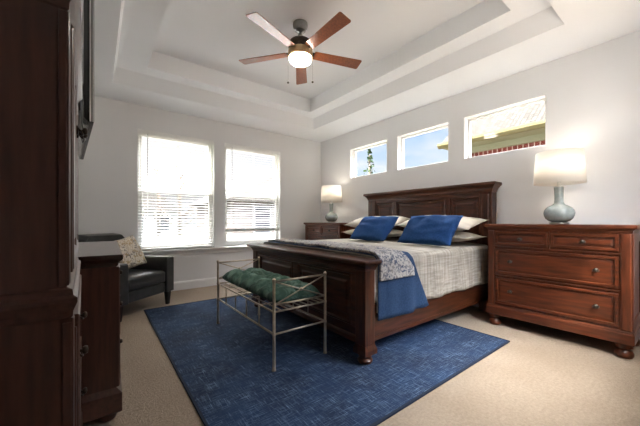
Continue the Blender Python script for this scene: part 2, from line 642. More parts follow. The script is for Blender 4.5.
# outer lid so the ceiling is a closed slab
x0, x1, y0, y1 = XL, XR, YF, YB
lid = [mb.bm.verts.new(p) for p in ((x0, y0, 3.15), (x1, y0, 3.15), (x1, y1, 3.15), (x0, y1, 3.15))]
for i in range(4):
    j = (i + 1) % 4
    mb.bm.faces.new((L[0][i], L[0][j], lid[j], lid[i]))
mb.bm.faces.new(lid)
structure(mb.build('ceiling', M['ceiling']))

# baseboards
BP = [(0, 0), (0.015, 0), (0.015, 0.10), (0.011, 0.118), (0.006, 0.128), (0, 0.130)]


def baseboard(name, a, b, nrm):
    """profile run from a to b (xy), nrm points into the room"""
    mb = MB()
    lp = [[(p[0] + nrm[0] * o, p[1] + nrm[1] * o, z) for o, z in BP] for p in (a, b)]
    mb.rings(lp)
    structure(mb.build(name, M['trim']))


baseboard('baseboard_back', (XL, YB), (XR, YB), (0, -1))
baseboard('baseboard_right', (XR, YF), (XR, YB - .016), (-1, 0))
baseboard('baseboard_left', (XL, YF), (XL, YB - .016), (1, 0))
baseboard('baseboard_front', (DOOR[1] + .08, YF), (XR - .016, YF), (0, 1))

# door casing around the opening the photograph was taken from
mb = MB()
for a, b, c, d in ((DOOR[1], DOOR[1] + .07, 0, 2.13), (DOOR[0], DOOR[1] + .07, 2.06, 2.13)):
    mb.box(a, b, YF, YF + .016, c, d)
structure(mb.build('trim_1', M['trim'], bevel=.004))

# continuous sill shelf with apron under the two tall windows
mb = MB()
mb.box(0.41, 2.80, YB - .075, YB + .10, 0.595, 0.620)
mb.box(0.44, 2.77, YB - .018, YB, 0.525, 0.595)
structure(mb.build('trim_2', M['trim'], bevel=.005))

# ------------------------------------------------------------------ tall windows with blinds
for k, (x0, x1, z0, z1) in enumerate(BACK):
    w = holder('window_%d' % (k + 1))
    yf = YB + .075
    mb = MB()
    mb.box(x0, x0 + .035, yf, yf + .06, z0, z1)
    mb.box(x1 - .035, x1, yf, yf + .06, z0, z1)
    mb.box(x0 + .035, x1 - .035, yf, yf + .06, z1 - .04, z1)
    mb.box(x0 + .035, x1 - .035, yf, yf + .06, z0, z0 + .045)
    mb.build('window_frame', M['vinyl'], w, bevel=.003)
    zm = 1.47
    for nm, a, b, yy in (('upper_sash', zm, z1 - .04, yf + .030), ('lower_sash', z0 + .045, zm + .045, yf + .004)):
        mb = MB()
        xa, xb = x0 + .035, x1 - .035
        mb.box(xa, xa + .03, yy, yy + .024, a, b)
        mb.box(xb - .03, xb, yy, yy + .024, a, b)
        mb.box(xa + .03, xb - .03, yy, yy + .024, a, a + .045)
        mb.box(xa + .03, xb - .03, yy, yy + .024, b - .04, b)
        sash = mb.build(nm, M['vinyl'], w, bevel=.003)
        MB().box(xa + .03, xb - .03, yy + .010, yy + .014, a + .045, b - .04).build('glass_pane', M['glass'], sash)
    MB().box(x0 + .036, x1 - .036, yf + .056, yf + .058, z0 + .046, zm + .02).build('insect_screen', M['screen'], w)

BLIND_BOTTOM = [0.635, 0.868]
for k, (x0, x1, z0, z1) in enumerate(BACK):
    lab = ['white slat blind lowered all the way, on the window behind the armchair',
           'white slat blind stopping short of the sill, on the window nearer the bed'][k]
    b = thing('window_blind', lab, 'window blind', ((x0 + x1) / 2, YB + .034, z1), group='white slat blinds on the back wall')
    hw = (x1 - x0) / 2 - .008
    MB().box(-hw, hw, -.028, .028, -.055, -.004).build('headrail', M['blindrail'], b, bevel=.004)
    MB().box(-hw - .002, hw + .002, -.036, -.029, -.070, -.003).build('valance', M['blindrail'], b, bevel=.003)
    zb = BLIND_BOTTOM[k] - z1
    mb = MB()
    z = -.085
    tilt = R(12)
    while z > zb + .03:
        m4 = Matrix.Translation((0, 0, z)) @ Matrix.Rotation(tilt, 4, 'X')
        mb.box(-hw + .004, hw - .004, -.0245, .0245, -.0014, .0014, m4)
        z -= .0415
    if k == 1:
        for q in range(7):
            mb.box(-hw + .004, hw - .004, -.0245, .0245, zb + .022 + q * .004, zb + .0244 + q * .004)
    mb.build('slats', M['blind'], b)
    MB().box(-hw + .002, hw - .002, -.026, .026, zb, zb + .020).build('bottom_rail', M['blindrail'], b, bevel=.004)
    mb = MB()
    for xx in (-hw + .12, 0, hw - .12):
        mb.tube([(xx, -.026, -.05), (xx, -.026, zb + .01)], .0011, 5)
        mb.tube([(xx, .026, -.05), (xx, .026, zb + .01)], .0011, 5)
    mb.build('ladder_cords', M['blindrail'], b)
    xw = -hw + .115
    MB().tube([(xw, -.043, -.06), (xw, -.043, -.66)], .0045, 8).build('tilt_wand', M['wand'], b)

# ------------------------------------------------------------------ clerestory windows
for k, (y0, y1, z0, z1) in enumerate(CLERE):
    w = holder('window_%d' % (k + 3))
    xf = XR + .085
    mb = MB()
    mb.box(xf, xf + .05, y0, y0 + .035, z0, z1)
    mb.box(xf, xf + .05, y1 - .035, y1, z0, z1)
    mb.box(xf, xf + .05, y0 + .035, y1 - .035, z1 - .035, z1)
    mb.box(xf, xf + .05, y0 + .035, y1 - .035, z0, z0 + .035)
    mb.build('window_frame', M['vinyl'], w, bevel=.003)
    MB().box(xf + .02, xf + .026, y0 + .035, y1 - .035, z0 + .035, z1 - .035).build('glass_pane', M['glass'], w)
    mb = MB()
    e = .012
    for a, b, c, d in ((y0, y0 + e, z0, z1), (y1 - e, y1, z0, z1), (y0 + e, y1 - e, z1 - e, z1), (y0 + e, y1 - e, z0, z0 + e)):
        mb.box(XR - .004, xf, a, b, c, d)
    mb.build('jamb_liner', M['trim'], w)

# ------------------------------------------------------------------ unseen window added in the front wall for light from behind the camera
for k, (x0, x1, z0, z1) in enumerate(FRONT):
    w = holder('window_6')
    mb = MB()
    for a, b, c, d in ((x0, x0 + .04, z0, z1), (x1 - .04, x1, z0, z1), (x0 + .04, x1 - .04, z1 - .04, z1), (x0 + .04, x1 - .04, z0, z0 + .04),
                       ((x0 + x1) / 2 - .03, (x0 + x1) / 2 + .03, z0 + .04, z1 - .04)):
        mb.box(a, b, YF - .11, YF - .06, c, d)
    mb.build('window_frame', M['vinyl'], w, bevel=.003)
    MB().box(x0 + .04, x1 - .04, YF - .088, YF - .082, z0 + .04, z1 - .04).build('glass_pane', M['glass'], w)

# ================================================================== outdoors
M['shingle'] = brick_mat('asphalt_shingle', (0.026, 0.023, 0.020), (0.044, 0.040, 0.035), (0.016, 0.0145, 0.0125), 3.2, bw=0.55, rh=0.30)
M['brick'] = brick_mat('red_brick', (0.09, 0.022, 0.016), (0.13, 0.033, 0.024), (0.34, 0.30, 0.26), 4.0, (-pi / 2, -pi / 2, 0), 0.42, 1.1)
M['palebrick'] = brick_mat('pale_brick', (0.16, 0.13, 0.11), (0.21, 0.175, 0.15), (0.23, 0.215, 0.20), 4.0, (pi / 2, 0, 0))
M['gutter'] = mat('almond_gutter', (0.115, 0.10, 0.05), 0.7, (0.125, 0.11, 0.056), 3)
M['soffit'] = mat('sage_soffit', (0.17, 0.17, 0.11), 0.7, (0.185, 0.185, 0.12), 3)
M['lawn'] = mat('winter_lawn', (0.060, 0.056, 0.042), 0.95, (0.085, 0.08, 0.062), 2)
M['leaf'] = mat('tree_leaf', (0.018, 0.034, 0.012), 0.9, (0.03, 0.05, 0.02), 3)
M['bark'] = mat('tree_bark', (0.12, 0.10, 0.08), 0.9, (0.17, 0.14, 0.11), 12)
M['farroof'] = mat('tan_roof', (0.12, 0.11, 0.10), 0.9, (0.15, 0.14, 0.125), 6)
M['whitehouse'] = mat('white_siding', (0.42, 0.42, 0.41), 0.7, (0.45, 0.45, 0.44), 4)
M['darkglass'] = mat('dark_window_glass', (0.05, 0.055, 0.06), 0.15, (0.06, 0.065, 0.07), 4)

for k_ in ('shingle', 'brick', 'gutter', 'soffit', 'palebrick', 'farroof', 'lawn', 'whitehouse', 'leaf', 'bark'):
    if k_ in M and M[k_]:
        M[k_].node_tree.nodes['Principled BSDF'].inputs['Specular IOR Level'].default_value = 0.05
structure(MB().box(-40, 60, -30, 80, -.8, -.45).build('ground', M['lawn']))

# neighbour house beyond the clerestory windows
h = thing('neighbor_house', 'brick neighbor house with shingle roof and almond gutter, beyond the high windows', 'house', (7.0, 0, -.45))
ye = 4.06
MB().box(.50, 6.5, -6, ye - .45, 0, 3.20).build('brick_wall', M['brick'], h)
mb = MB()
mb.rings([[(.5, y, 3.2), (8.0, y, 3.2), (4.2, y, 6.4)] for y in (-6, ye - .45)])
mb.build('gable_wall', M['brick'], h)
MB().box(.44, 6.5, -6, ye - .40, 3.20, 3.34).build('frieze_board', M['soffit'], h)
MB().box(.02, 6.5, -6.4, ye - .02, 3.34, 3.38).build('soffit', M['soffit'], h)
mb = MB()
mb.rings([[(-.10, y, 3.46), (-.10, y, 3.40), (-.04, y, 3.34), (.02, y, 3.34), (.02, y, 3.46)] for y in (-6.4, ye + .06)])
mb.build('gutter', M['gutter'], h, bevel=.006)
MB().box(.02, .06, -6.4, ye, 3.38, 3.50).build('fascia', M['gutter'], h)
mb = MB()
mb.rings([[(.0, y, 3.47), (4.2, y, 7.00), (8.4, y, 3.47), (8.4, y, 3.40), (4.2, y, 6.92), (.0, y, 3.40)] for y in (-6.4, ye)])
mb.build('roof', M['shingle'], h)


def tree(name, label, loc, height, crown_r, n, base, mleaf, spread=1.0, stickr=.05):
    t = thing(name, label, 'tree', loc)
    mb = MB()
    mb.tube([(0, 0, -.02), (.03, .02, height * .4), (-.02, .0, height * .95)], stickr)
    rnd = random.Random(len(label) + n)
    for q in range(16):
        a = rnd.uniform(0, 2 * pi)
        z = rnd.uniform(base, height * .9)
        rr = crown_r * (1.05 - (z - base) / (height - base + .01)) * .9
        mb.tube([(0, 0, z - .2), (rr * .5 * cos(a), rr * .5 * sin(a), z), (rr * cos(a), rr * sin(a), z + rr * .45)], stickr * .32, 5)
    mb.build('trunk', M['bark'], t, smooth=True)
    if mleaf:
        mb = MB()
        for q in range(n):
            z = base + (height * 1.02 - base) * rnd.random() ** 1.2
            rr = crown_r * (1.08 - (z - base) / (height * 1.02 - base)) * math.sqrt(rnd.random())
            a = rnd.uniform(0, 2 * pi)
            s = rnd.uniform(.05, .11)
            m4 = Matrix.Translation((rr * cos(a), rr * sin(a), z)) @ Matrix.Rotation(rnd.uniform(0, 6), 4, 'Z') @ Matrix.Rotation(rnd.uniform(0, 3), 4, 'X')
            mb.box(-s, s, -s * .6, s * .6, -.006, .006, m4)
        mb.build('foliage', mleaf, t)
    return t


tree('young_tree', 'young leafy tree top seen through the smallest high window', (13.2, 12.3, -.45), 5.8, .5, 120, 3.4, M['leaf'])

# houses and trees beyond the tall windows (seen between the slats)
h = thing('gable_house', 'pale brick house with tan gable roof, seen below the raised blind', 'house', (7.4, 12.5, -.45))
MB().box(-2.6, 4.5, 0, 6, 0, 2.5).build('wall', M['palebrick'], h)
mb = MB()
mb.rings([[(-3.1, y, 2.4), (4.9, y, 2.4), (.9, y, 4.6)] for y in (-.35, 6.3)])
mb.build('roof', M['farroof'], h)
for q, xx in enumerate((-1.7, .6)):
    f = MB().box(xx, xx + .9, -.05, .02, .9, 2.2).build('window', M['whitehouse'], h)
    MB().box(xx + .08, xx + .82, -.06, -.04, .98, 2.12).build('pane', M['darkglass'], f)
h = thing('white_house', 'low white house across the lawn, seen through the blind behind the armchair', 'house', (2.4, 22, -.45))
MB().box(-3.2, 2.0, 0, 5, 0, 2.3).build('wall', M['whitehouse'], h)
mb = MB()
mb.rings([[(-3.6, y, 2.2), (2.4, y, 2.2), (.4, y, 3.4), (-1.6, y, 3.4)] for y in (-.4, 5.4)])
mb.build('roof', M['farroof'], h)
for xx in (-2.5, -.7, .8):
    f = MB().box(xx, xx + .8, -.05, .02, .8, 1.9).build('window', M['vinyl'], h)
    MB().box(xx + .08, xx + .72, -.06, -.04, .88, 1.82).build('pane', M['darkglass'], f)
for q, (xx, yy, hh, lab) in enumerate([(1.2, 15, 4.6, 'leftmost of three bare winter trees seen through the blind behind the armchair'),
                                       (2.9, 19.5, 5.2, 'middle one of three bare winter trees seen through the blind behind the armchair'),
                                       (3.2, 15.5, 5.0, 'rightmost of three bare winter trees seen through the blind behind the armchair')]):
    tree('bare_tree', lab, (xx, yy, -.45), hh, .95, 10, 1.4, None, stickr=.09)['group'] = 'bare trees behind the blinds'
mb = MB()
for q in range(14):
    mb.box(-3 + q * .85, -3 + q * .85 + .80, 10.6, 10.64, -.45, .55 + (q % 2) * .01)
mb.box(-3, 8.9, 10.64, 10.68, .2, .3)
tag(mb.build('picket_fence', M['whitehouse']), 'low pale board fence on the lawn behind the tall windows', 'fence')

# ================================================================== rug
rug = thing('area_rug', 'large distressed blue area rug under the bed and bench', 'rug', (1.64, 2.485, 0))
hx, hy = 1.19, 1.46
mb = MB()
mb.loft_rect(-hx, hx, -hy, hy, [(0, .001), (0, .010), (-.004, .012)])
mb.build('pile', M['rug'], rug)
mb = MB()
for a, b, c, d in ((-hx - .014, -hx + .002, -hy - .014, hy + .014), (hx - .002, hx + .014, -hy - .014, hy + .014),
                   (-hx + .002, hx - .002, -hy - .014, -hy + .002), (-hx + .002, hx - .002, hy - .002, hy + .014)):
    mb.box(a, b, c, d, .001, .0135)
mb.build('binding', M['rugedge'], rug, bevel=.003)

# ================================================================== case furniture
BUN = [(.030, 0), (.046, .006), (.054, .022), (.055, .040), (.046, .058), (.034, .066), (.038, .074), (.050, .082), (.050, .112)]


def bun_feet(parent, pts, m, z0=0.0, scale=1.0):
    for x, y in pts:
        MB().lathe([(r * scale, z0 + z) for r, z in BUN], x, y, 24).build('bun_foot', m, parent, smooth='auto')


def pull(x, z, y, parent):
    """small bronze back-plate with a bail knob"""
    mb = MB()
    mb.lathe([(.001, .0), (.016, .0), (.016, .004), (.010, .006), (.001, .006)], axis='y', c=(x, y, z), seg=16)
    mb.lathe([(.004, .004), (.004, .016), (.011, .018), (.013, .024), (.010, .030), (.001, .031)], axis='y', c=(x, y, z), seg=16)
    mb.tube([(x - .020, y - .004, z + .004), (x - .019, y - .015, z - .010), (x, y - .018, z - .016), (x + .019, y - .015, z - .010), (x + .020, y - .004, z + .004)], .0028, 6)
    return mb.build('drawer_pull', M['bronze'], parent, smooth=True)


def drawer(x0, x1, z0, z1, y, parent, m, pulls):
    prof = [(0, y + .03), (0, y - .012), (.004, y - .016), (.022, y - .016), (.025, y - .002), (.031, y - .002), (.048, y - .007), (.052, y - .007)]
    d = MB().loft_front(x0, x1, z0, z1, prof).build('drawer', m, parent)
    for px, pz in pulls:
        pull(px, pz, y - .004, d)
    return d


def make_dresser(label, loc):
    t = thing('dresser', label, 'dresser', loc, -pi / 2, 'matching dressers either side of the bed')
    # local x: 0..1.07 across the front (left to right), y: 0 front .. .50 back
    wx, dp = 1.07, .50
    a, b = .030, wx - .030
    MB().loft_rect(a, b, .022, dp, [(0, .215), (0, .955)], False).build('carcass', M['wood_z'], t, bevel=.003)
    MB().loft_rect(a, b, .022, dp, [(.010, .112), (.016, .118), (.016, .190), (.012, .198), (.012, .206), (.003, .216)], False).build('plinth', M['wood_x'], t)
    MB().loft_rect(a, b, .022, dp, [(.002, .955), (.006, .962), (.008, .975), (.020, .988), (.026, .990), (.030, .994), (.030, 1.012), (.026, 1.018)], False).build('top', M['wood_x'], t)
    for x0 in (a, b - .060):   # corner pilasters
        MB().loft_front(x0, x0 + .060, .216, .954, [(0, .03), (0, .010), (.008, .006)]).build('pilaster', M['wood_z'], t)
    x0, x1 = a + .068, b - .068
    xm = (x0 + x1) / 2
    for p, q in ((x0, xm - .012), (xm + .012, x1)):
        drawer(p, q, .815, .945, .022, t, M['wood_x'], [((p + q) / 2, .880)])
    for p, q in ((.530, .775), (.235, .490)):
        drawer(x0, x1, p, q, .022, t, M['wood_x'], [(x0 + .13, (p + q) / 2 + .005), (x1 - .13, (p + q) / 2 + .005)])
    mb = MB()
    mb.box(x0 - .01, x1 + .01, .008, .03, .790, .802)
    mb.box(x0 - .01, x1 + .01, .008, .03, .506, .516)
    mb.box(xm - .006, xm + .006, .008, .03, .802, .954)
    mb.build('drawer_rails', M['wood_x'], t, bevel=.003)
    for sx, xo in ((a, -1), (b, 1)):    # framed side panels
        mb = MB()
        for (y0, y1, z0, z1) in ((.03, .09, .22, .95), (dp - .06, dp, .22, .95), (.09, dp - .06, .22, .29), (.09, dp - .06, .88, .95)):
            mb.box(min(sx, sx + xo * .007), max(sx, sx + xo * .007), y0, y1, z0, z1)
        mb.build('side_frame', M['wood_z'], t, bevel=.002)
    bun_feet(t, [(a + .045, .065), (b - .045, .065), (a + .045, dp - .06), (b - .045, dp - .06)], M['wood_z'])
    return t


dr = make_dresser('cherry dresser in full view at the right, under the brick-view window', (3.165, 1.362, 0))
dl = copy_tree(dr)
dl['label'] = 'cherry dresser mostly hidden behind the bed, in the far corner of the room'
dl.location = (3.165, 4.655, 0)


def make_lamp(label, loc):
    t = thing('table_lamp', label, 'lamp', loc, 0, 'matching gourd table lamps')
    MB().lathe([(.001, .001), (.070, .001), (.075, .006), (.075, .013), (.064, .019), (.056, .024), (.001, .024)], seg=32).build('foot_ring', M['nickel'], t, smooth='auto')
    g = [(.001, .024), (.056, .024), (.082, .034), (.104, .056), (.115, .085), (.117, .108), (.112, .132), (.098, .154), (.076, .170), (.054, .181), (.041, .192),
         (.036, .206), (.034, .230), (.034, .270), (.036, .310), (.038, .345), (.001, .346)]
    MB().lathe(g, seg=40).build('lamp_base', M['lampglaze'], t, smooth='auto')
    MB().lathe([(.001, .346), (.038, .346), (.040, .352), (.026, .358), (.016, .362), (.013, .395), (.018, .400), (.018, .440), (.001, .441)], seg=24).build('socket', M['nickel'], t, smooth='auto')
    mb = MB()
    mb.tube([(.016, 0, .40), (.05, 0, .46), (.06, 0, .55), (.03, 0, .655), (0, 0, .672), (-.03, 0, .655), (-.06, 0, .55), (-.05, 0, .46), (-.016, 0, .40)], .0022, 6)
    mb.build('harp', M['nickel'], t)
    mb = MB()
    seg = 48
    lp = []
    for r, z in ((.192, .378), (.174, .672)):
        lp.append([(r * cos(2 * pi * k / seg), r * sin(2 * pi * k / seg), z) for k in range(seg)])
    mb.rings(lp, caps=False)
    sh = mb.build('lamp_shade', M['shade'], t, smooth=True, solid=.002)
    mb = MB()
    for k in range(3):
        a = 2 * pi * k / 3
        mb.tube([(0, 0, .670), (.172 * cos(a), .172 * sin(a), .662)], .0018, 5)
    mb.lathe([(.001, .668), (.012, .668), (.010, .676), (.004, .680), (.008, .690), (.001, .698)], seg=14)
    mb.build('spider_finial', M['nickel'], t)
    MB().ball((0, 0, .50), .028, sz=1.3).build('bulb', emissive('warm_bulb', (1, .84, .62), 6.0), t, smooth=True)
    ld = bpy.data.lights.new('lamp_glow', 'POINT')
    ld.energy = LAMP_W
    ld.color = (1, .90, .78)
    ld.shadow_soft_size = .05
    lo = bpy.data.objects.new('lamp_glow', ld)
    COL.objects.link(lo)
    lo.parent = t
    lo.location = (0, 0, .57)
    return t


la = make_lamp('seafoam gourd lamp with white shade on the right-hand dresser', (3.43, .815, 1.018))
lb = copy_tree(la)
lb['label'] = 'seafoam gourd lamp with white shade on the far corner dresser, looking smaller'
lb.location = (3.43, 4.145, 1.018)

# ================================================================== bed  (local x across = world -y ; built directly in world axes)
YC = 2.38
bed = thing('bed', 'king-size cherry panel bed with crown-moulded headboard and low footboard', 'bed', (0, 0, 0))
# --- headboard
YH = YC + .018
HX0, HX1 = 3.555, 3.685
hw = .948
hb = holder('headboard', bed, None)


def frontx(mb, y0, y1, z0, z1, prof):
    """panel facing -x: prof [(inset, x)...] from the back (larger x) to the front"""
    return mb.loft_side(y0, y1, z0, z1, prof)


mb = MB()
mb.box(HX0 + .045, HX1 - .02, YH - hw + .12, YH + hw - .12, .30, 1.395)
mb.build('back_panel', M['bed_y'], hb)
for sy in (-1, 1):
    y0, y1 = sorted((YH + sy * hw, YH + sy * (hw - .145)))
    p = MB()
    p.box(HX0, HX1, y0, y1, .0, 1.395)
    p.build('post', M['bed_z'], hb, bevel=.004)
    frontx(MB(), y0 + .03, y1 - .03, .45, 1.36, [(0, HX0 + .01), (0, HX0 - .004), (.010, HX0 - .010), (.014, HX0 - .010)]).build('pilaster', M['bed_z'], hb)
mb = MB()
lp = []
for o, z in [(0, 1.385), (.006, 1.390), (.008, 1.405), (.022, 1.430), (.030, 1.438), (.042, 1.452), (.050, 1.456), (.056, 1.462), (.056, 1.486), (.050, 1.492)]:
    lp.append([(HX0 - o, YH - hw - o, z), (HX1, YH - hw - o, z), (HX1, YH + hw + o, z), (HX0 - o, YH + hw + o, z)])
mb.rings(lp)
mb.build('crown_moulding', M['bed_y'], hb)
mb = MB()
mb.box(HX0 + .012, HX0 + .05, YH - hw + .145, YH + hw - .145, 1.335, 1.386)
mb.box(HX0 + .012, HX0 + .05, YH - hw + .145, YH + hw - .145, .60, .72)
edges = [YH - hw + .145, YH - .42, YH + .42, YH + hw - .145]
for e in (edges[1], edges[2]):
    mb.box(HX0 + .012, HX0 + .05, e - .03, e + .03, .72, 1.335)
mb.build('rails_and_stiles', M['bed_y'], hb, bevel=.003)
for a, b in ((edges[0] + .004, edges[1] - .034), (edges[1] + .034, edges[2] - .034), (edges[2] + .034, edges[3] - .004)):
    frontx(MB(), a, b, .724, 1.331, [(0, HX0 + .055), (0, HX0 + .020), (.010, HX0 + .008), (.020, HX0 + .008), (.028, HX0 + .030), (.060, HX0 + .030), (.078, HX0 + .022), (.08, HX0 + .022)]).build('panel', M['bed_y'], hb)
# --- footboard
YG = YC + .012
FX0, FX1 = 1.515, 1.615
fw = .938
fb = holder('footboard', bed, None)
for sy in (-1, 1):
    y0, y1 = sorted((YG + sy * fw, YG + sy * (fw - .10)))
    MB().box(FX0, FX1, y0, y1, .150, .705).build('post', M['bed_z'], fb, bevel=.004)
    MB().loft_rect(FX0, FX1, y0, y1, [(.012, .085), (.012, .118), (.004, .140), (0, .152)]).build('post_base', M['bed_z'], fb)
    MB().lathe([(r * 1.0, .0125 + z * .66) for r, z in BUN], (FX0 + FX1) / 2, (y0 + y1) / 2, 28).build('bun_foot', M['bed_z'], fb, smooth='auto')
mb = MB()
lp = []
for o, z in [(0, .690), (.006, .696), (.006, .705), (.016, .720), (.026, .732), (.034, .736), (.050, .744), (.058, .748), (.058, .764), (.052, .770)]:
    lp.append([(FX0 - o, YG - fw - o, z), (FX1 + min(o, .01), YG - fw - o, z), (FX1 + min(o, .01), YG + fw + o, z), (FX0 - o, YG + fw + o, z)])
mb.rings(lp)
mb.build('crown_moulding', M['bed_y'], fb)
mb = MB()
ya, yb_ = YG - fw + .10, YG + fw - .10
mb.box(FX0 + .03, FX1 - .02, ya, yb_, .16, .70)
mb.build('back_panel', M['bed_y'], fb)
mb = MB()
mb.box(FX0 + .008, FX0 + .03, ya, yb_, .655, .70)
mb.box(FX0 + .008, FX0 + .03, ya, yb_, .175, .265)
mb.box(FX0 + .008, FX0 + .03, YG - .035, YG + .035, .265, .655)
mb.box(FX0 + .008, FX0 + .03, ya, ya + .05, .265, .655)
mb.box(FX0 + .008, FX0 + .03, yb_ - .05, yb_, .265, .655)
mb.build('rails_and_stiles', M['bed_y'], fb, bevel=.003)
mb = MB()
lp = []
for o, z in [(0, .150), (.012, .156), (.012, .190), (.006, .200), (0, .205)]:
    lp.append([(FX0 + .008 - o, ya, z), (FX0 + .02, ya, z), (FX0 + .02, yb_, z), (FX0 + .008 - o, yb_, z)])
mb.rings(lp)
mb.build('base_moulding', M['bed_y'], fb)
for a, b in ((ya + .052, YG - .037), (YG + .037, yb_ - .052)):
    frontx(MB(), a, b, .267, .653, [(0, FX0 + .035), (0, FX0 + .010), (.008, FX0 + .001), (.016, FX0 + .001), (.024, FX0 + .024), (.06, FX0 + .024), (.075, FX0 + .018), (.08, FX0 + .018)]).build('panel', M['bed_y'], fb)
# --- rails and mattress
for sy in (-1, 1):
    y0, y1 = sorted((YC + sy * .905, YC + sy * .875))
    mb = MB()
    mb.box(FX1 - .002, HX0 + .004, y0, y1, .165, .425)
    yy = YC + sy * .905
    mb.box(FX1, HX0, min(yy, yy + sy * .008), max(yy, yy + sy * .008), .165, .195)
    mb.build('side_rail', M['bed_x'], bed, bevel=.004)
MW = .918
MB().loft_rect(1.635, 3.54, YC - MW + .03, YC + MW - .03, [(-.01, .43), (.02, .46), (.03, .50), (.03, .72), (.02, .76), (-.02, .773)]).build('mattress', M['mattress'], bed, bevel=.01)


# ------------------------------------------------------------------ bed linen draped over the mattress
def rip(x, d):
    """outward ripple of the hanging cloth, d = drop below the mattress edge"""
    return max(0.0, .016 * min(1, d / .35) * (.9 + sin(x * 13 + 1.3) + .45 * sin(x * 29 + .4)))


def crown(x, y):
    e = min(1, (MW - abs(y - YC)) / .25)
    return .012 * max(0, e) * (1 + .5 * noise.noise((x * 3, y * 3, 0)))


def drape(name, m, xa, xb, zhem0, zhem1, lift, thick, nx=48, wr=0.0):
    """cloth running across the bed; xa/xb(t) its edges with t the arc along the section, zhem at the near and far side"""
    r = .045 + lift
    y0, y1, zt = YC - MW - .004 - lift, YC + MW + .004 + lift, .775 + lift
    sec = []

    def hem(z0):
        return [z0 + (zt - r - z0) * k / 12 for k in range(12)]
    for z in hem(zhem0):
        sec.append((y0, z, -1))
    for k in range(9):
        a = pi / 2 * k / 8
        sec.append((y0 + r - r * cos(a), zt - r + r * sin(a), -1 + a / (pi / 2)))
    for k in range(1, 30):
        sec.append((y0 + r + (y1 - y0 - 2 * r) * k / 30, zt, 0))
    for k in range(9):
        a = pi / 2 * (1 - k / 8)
        sec.append((y1 - r + r * cos(a), zt - r + r * sin(a), 1 - a / (pi / 2)))
    for z in hem(zhem1)[::-1]:
        sec.append((y1, z, 1))
    mb = MB()
    grid = []
    for (y, z, side) in sec:
        row = []
        drop = max(0, zt - z)
        A, B = xa(y, drop), xb(y, drop)
        for k in range(nx + 1):
            x = A + (B - A) * k / nx
            yy, zz = y, z
            if abs(side) > .5:
                yy += math.copysign(rip(x, drop), side)
                if wr:
                    hz = abs(noise.noise((x * 5, 3.1 * side, 0)))
                    zz += .02 * hz * min(1, drop / .3)
            if abs(side) < .5:
                zz += crown(x, y)
                if wr:
                    zz += wr * max(0, noise.noise((x * 7, y * 4, 2.0)))
            row.append(mb.bm.verts.new((x, yy, zz)))
        grid.append(row)
    for a, b in zip(grid, grid[1:]):
        for k in range(nx):
            mb.bm.faces.new((a[k], b[k], b[k + 1], a[k + 1]))
    mb.bm.normal_update()
    up = sum(f.normal.z for f in mb.bm.faces)
    if up < 0:
        for f in mb.bm.faces:
            f.normal_flip()
    me = bpy.data.meshes.new(name)
    mb.bm.to_mesh(me)
    mb.bm.free()
    for p in me.polygons:
        p.use_smooth = True
    me.materials.append(m)
    o = bpy.data.objects.new(name, me)
    COL.objects.link(o)
    md = o.modifiers.new('solid', 'SOLIDIFY')
    md.thickness = thick
    md.offset = 1
    md.use_rim = True
    return o


tag(drape('bedspread', M['spread'], lambda y, d: 1.638, lambda y, d: 3.50, .372, .372, 0.0, .007),
    'oatmeal textured bedspread covering the mattress and hanging over the side rail', 'bedspread')
tag(drape('throw_blanket', M['throw_blue'], lambda y, d: 1.640, lambda y, d: 2.05 + .52 * max(0, d - .02), .315, .36, .009, .007, wr=.004),
    'plain blue throw hanging down the near side of the bed behind the footboard', 'blanket')


def qa(y, d):
    return 1.642 + .06 * max(0, (y - 1.9) / 1.4)


def qb(y, d):
    return (1.93 + .10 * sin(max(0, min(1, (y - 1.45) / 1.5)) * pi)) + .10 * min(1, d / .12)


tag(drape('quilt', M['quilt'], qa, qb, .610, .640, .018, .020, wr=.018),
    'folded grey and cream floral quilt across the foot of the bed', 'quilt')


# ------------------------------------------------------------------ pillows
def pillow_mesh(w, h, t, name, m, crease=.0, seed=0, flange=0.0):
    """soft pillow lying in local xy, centre at the origin"""
    n = 26
    mb = MB()
    V = {}
    for s in (1, -1):
        for i in range(n + 1):
            for j in range(n + 1):
                u, v = -1 + 2 * i / n, -1 + 2 * j / n
                border = i in (0, n) or j in (0, n)
                if border and s == -1:
                    V[s, i, j] = V[1, i, j]
                    continue
                x = u * w / 2 * (1 - .06 * (1 - v * v) * abs(u) ** 3)
                y = v * h / 2 * (1 - .08 * (1 - u * u) * abs(v) ** 3)
                uu, vv = min(1, abs(u) / (1 - flange)), min(1, abs(v) / (1 - flange))
                f = max(0, (1 - uu ** 2.6)) * max(0, (1 - vv ** 2.6))
                z = s * (t / 2 * f ** .5)
                wr = noise.noise((u * 2.3 + seed, v * 2.3, seed * 1.7))
                z += s * crease * f ** .4 * wr
                if flange:
                    z += .006 * noise.noise((u * 4, v * 4, seed + 9)) * (1 - f)
                V[s, i, j] = mb.bm.verts.new((x, y, z))
    for s in (1, -1):
        for i in range(n):
            for j in range(n):
                q = [V[s, i, j], V[s, i + 1, j], V[s, i + 1, j + 1], V[s, i, j + 1]]
                mb.bm.faces.new(q if s == 1 else q[::-1])
    return mb.build(name, m, smooth=True)


def put(o, loc, eul):
    o.location = loc
    o.rotation_euler = eul
    return o


